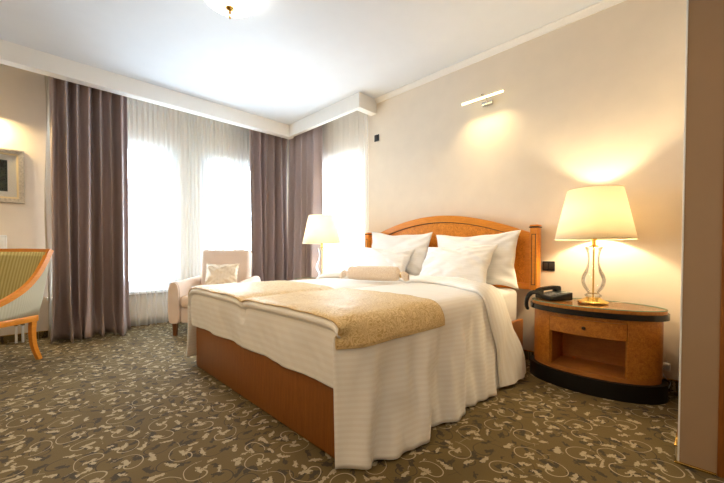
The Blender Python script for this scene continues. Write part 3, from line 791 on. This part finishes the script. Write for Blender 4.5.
# ------------------------------------------------------------------ cream armchair with cushion
rz = math.radians(-43)
Fd = Vector((math.sin(rz), -math.cos(rz))); Rd = Vector((math.cos(rz), math.sin(rz)))
ctr = Vector((1.20, 4.37)) + Rd*.40 - Fd*.36
ac = thing('armchair', 'cream suede armchair by the window behind the bed', 'armchair', (ctr.x, ctr.y, 0), rz)
for sx in (-1, 1):
    x = sx*.378
    pr = []
    # arm: outline in y-z, rounded top, slopes up gently to the back
    def arm_fn(u, v, x=x):
        a = 2*math.pi*u; y = -.36+.70*v
        top = .622+.030*v; hw, hh = .066, (top-.145)/2
        c, s = math.cos(a), math.sin(a)
        e = 5 if s < 0 else 3.2
        px = math.copysign(abs(c)**(2/e), c)*hw; pz = math.copysign(abs(s)**(2/e), s)*hh
        en = 1-.10*max(0, 1-v*16)**2
        return (x+px*en, y, .145+hh+pz*(1-.015*max(0, 1-v*16)**2))
    m = MB().grid(arm_fn, 36, 24, close_u=True)
    m.bm.verts.ensure_lookup_table()
    m.bm.faces.new([m.bm.verts[k*25] for k in range(36)]); m.bm.faces.new([m.bm.verts[k*25+24] for k in range(36)][::-1])
    arm = m.build('arm', 'suede', ac, 50)
    MB().tube([arm_fn(k/48, .03)for k in range(48)], .004, 6, closed=True).build('seam', 'seam', arm)
MB().box((-.313, -.33, .145), (.313, .30, .33), .02, 3).build('seat_base', 'suede', ac)
MB().box((-.309, -.375, .325), (.309, .24, .47), .05, 5).build('seat_cushion', 'suede', ac)
bk = MB().box((-.32, -.075, -.42), (.32, .085, .44), .05, 6)
bmesh.ops.transform(bk.bm, matrix=Matrix.Translation((0, .255, .565)) @ Matrix.Rotation(math.radians(-8), 4, 'X'), verts=bk.bm.verts[:])
bk.build('backrest', 'suede', ac)
for sx in (-1, 1):
    for y, k in ((-.315, 0), (.27, .04)):
        MB().prism([(-.024, -.024), (.024, -.024), (.024, .024), (-.024, .024)], .15, lambda a, b, t, sx=sx, y=y, k=k: (sx*.378+a*(.75+1.6*t), y+b*(.75+1.6*t)+k*(1-t/.15), t)).build('leg', 'darkleg', ac)
cu = pillow_mesh(.42, .35, .13, 31, 'cushion', 'throw_cushion', .06); tag(cu, 'small beige striped cushion with ruffled edge on the cream armchair', 'cushion')
base = Matrix.Translation((ctr.x, ctr.y, 0)) @ Matrix.Rotation(rz, 4, 'Z')
cu.matrix_world = base @ Matrix.Translation((.0, .10, .655)) @ Matrix.Rotation(math.radians(74), 4, 'X')
rf = MB(); ruf = []
for k in range(96):
    a = k/96*4; sd = int(a); f = (a-sd)*2-1
    x, y = ((f, -1), (1, f), (-f, 1), (-1, -f))[sd]
    ruf.append((x*.208*(1-.06*(1-y*y)), y*.173*(1-.084*(1-x*x)), .006*math.sin(k*1.9)))
rf.tube(ruf, .006, 6, closed=True).build('ruffle', 'cushion', cu)

# ------------------------------------------------------------------ wooden tub chair at the left edge
rz = math.radians(-50)
tc = thing('tub_chair', 'honey wood tub chair with olive striped upholstery at left edge', 'chair', (-.305, 4.29, 0), rz)
def arm_line(sx, n=8):
    return catmull([(sx*.295, .37, .998), (sx*.292, .315, .88), (sx*.288, .24, .755), (sx*.284, .13, .645), (sx*.278, -.02, .56), (sx*.270, -.18, .505), (sx*.262, -.275, .455), (sx*.258, -.285, .40)], n)
tr = [(-.29, .355, .985), (-.15, .385, .987), (0, .395, .988), (.15, .385, .987), (.29, .355, .985)]
MB().bar(catmull(tr, 6), .038, .036, (0, 0, 1)).build('top_rail', 'honey', tc, 30)
for sx in (-1, 1):
    al = arm_line(sx)
    MB().bar(al, [.036]*len(al), .042, (1, 0, 0)).build('arm_rail', 'honey', tc, 40)
    def sp(u, v, al=al, sx=sx):
        p = al[int(round(u*(len(al)-1)))]; y0 = min(p.y, .26 + .0*u)
        q = Vector((sx*.262, max(-.27, p.y-.09*sstep(.42, 1.0, p.z)), .41))
        r = Vector(p).lerp(q, v); r.x += sx*.008*math.sin(math.pi*v); return r
    ou = MB().grid(lambda u, v: sp(u, v)+Vector((sx*.006, 0, 0)), len(al)-1, 6, lambda a, b: (a*.6, b*.3)).build('side_upholstery', 'pale', tc, 180, .008)
    MB().grid(lambda u, v: sp(u, v)-Vector((sx*.010, 0, 0)), len(al)-1, 6, lambda a, b: (a*.6, b*.3)).build('side_lining', 'olive', tc, 180, .008)
def back_fn(off):
    def fn(u, v):
        a = u*2-1; z = .41+.565*v
        return (a*(.262+.026*v), .245+.105*v**1.3 + .035*(1-a*a)*(.4+.6*v) + off, z)
    return fn
MB().grid(back_fn(-.012), 20, 12, lambda a, b: (a*.56, b*.56)).build('back_upholstery', 'olive', tc, 180, .016)
MB().grid(back_fn(.012), 20, 12, lambda a, b: (a*.56, b*.56)).build('back_panel', 'pale', tc, 180, .010)
st = MB().box((-.262, -.29, .405), (.262, .235, .485), .03, 4, )
st.uv = None
st.build('seat', 'olive', tc)
MB().box((-.275, -.30, .355), (.275, -.255, .41), .006).box((-.275, .235, .355), (.275, .275, .41), .006).box((-.278, -.30, .355), (-.238, .275, .41), .006).box((.238, -.30, .355), (.278, .275, .41), .006).build('seat_rail', 'honey', tc)
for sx in (-1, 1):
    MB().bar(catmull([(sx*.252, .250, .40), (sx*.250, .240, .28), (sx*.248, .252, .14), (sx*.246, .30, .0)], 6), .036, [.046-.016*k/18 for k in range(19)], (1, 0, 0)).build('leg', 'honey', tc, 40)
    MB().bar(catmull([(sx*.252, -.275, .40), (sx*.252, -.275, .2), (sx*.252, -.272, .0)], 6), .036, [.042-.014*k/12 for k in range(13)], (1, 0, 0)).build('leg', 'honey', tc, 40)

# ------------------------------------------------------------------ framed picture
pc = thing('framed_picture', 'dark print with wide white mat in a silver frame', 'picture', (-.40, YW, 1.78))
W2, H2 = .405, .285
def frame_ring(name, w0, h0, w1, h1, d0, d1, mat, parent=pc):
    m = MB()
    prs = [((-w0, -h0), (w0, -h0), (w1, -h1), (-w1, -h1)), ((w0, -h0), (w0, h0), (w1, h1), (w1, -h1)), ((w0, h0), (-w0, h0), (-w1, h1), (w1, h1)), ((-w0, h0), (-w0, -h0), (-w1, -h1), (-w1, h1))]
    for q in prs:
        m.prism(q, d1-d0, lambda a, b, t: (a, -d0-t, b))
    return m.build(name, mat, parent, 30)
frame_ring('frame', W2, H2, W2-.045, H2-.045, .001, .032, 'silver')
bd = MB()
for s in range(2):
    for k in range(44): pass
frame_ring('frame_bead', W2-.006, H2-.006, W2-.018, H2-.018, .032, .040, 'silver')
frame_ring('gilt_slip', W2-.045, H2-.045, W2-.062, H2-.062, .001, .022, 'gilt')
MB().box((-W2+.06, -.010, -H2+.06), (W2-.06, -.003, H2-.06)).build('mat_board', 'mat_board', pc, 0)
MB().box((-W2+.13, -.0125, -H2+.12), (W2-.13, -.0102, H2-.12)).build('print', 'art', pc, 0)
MB().box((-W2+.062, -.017, -H2+.062), (W2-.062, -.015, H2-.062)).build('glazing', thin_glass('picture_glass', (1, 1, 1), .03, .3), pc, 0)

# ------------------------------------------------------------------ radiator with pipes
rd = thing('radiator', 'white panel radiator under the picture with pipes to the floor', 'radiator', (-.60, YW, 0))
MB().box((-.46, -.065, .30), (.46, -.055, 1.13), .004).build('front_panel', 'white', rd)
MB().box((-.46, -.145, .30), (.46, -.135, 1.13), .004).build('front_panel', 'white', rd)
for k in range(22):
    x = -.435+k*.0415
    MB().box((x-.012, -.150, .34), (x+.012, -.1445, 1.09), .004, 1).build('rib', 'white', rd)
MB().box((-.465, -.150, 1.13), (.465, -.045, 1.148), .004).build('top_grille', 'white', rd)
for x in (-.465, .458): MB().box((x, -.148, .31), (x+.008, -.05, 1.13), .003).build('side_cover', 'white', rd)
for x in (-.3, .26): MB().box((x, -.056, .7), (x+.04, -.0005, .76)).build('bracket', 'white', rd)
for x in (.525, .575):
    MB().tube(catmull([(x, -.10, .002), (x, -.10, .12), (x, -.10, .20)], 4), .011, 12).build('pipe', 'white', rd)
    MB().lathe([(.016, .185), (.019, .19), (.019, .215), (.014, .222), (0, .222)], (x, -.10, 0), 16).build('valve', 'steel', rd)
MB().tube([(.575, -.10, .205), (.50, -.10, .205), (.44, -.10, .24), (.40, -.10, .305)], .010, 10).build('pipe', 'steel', rd)
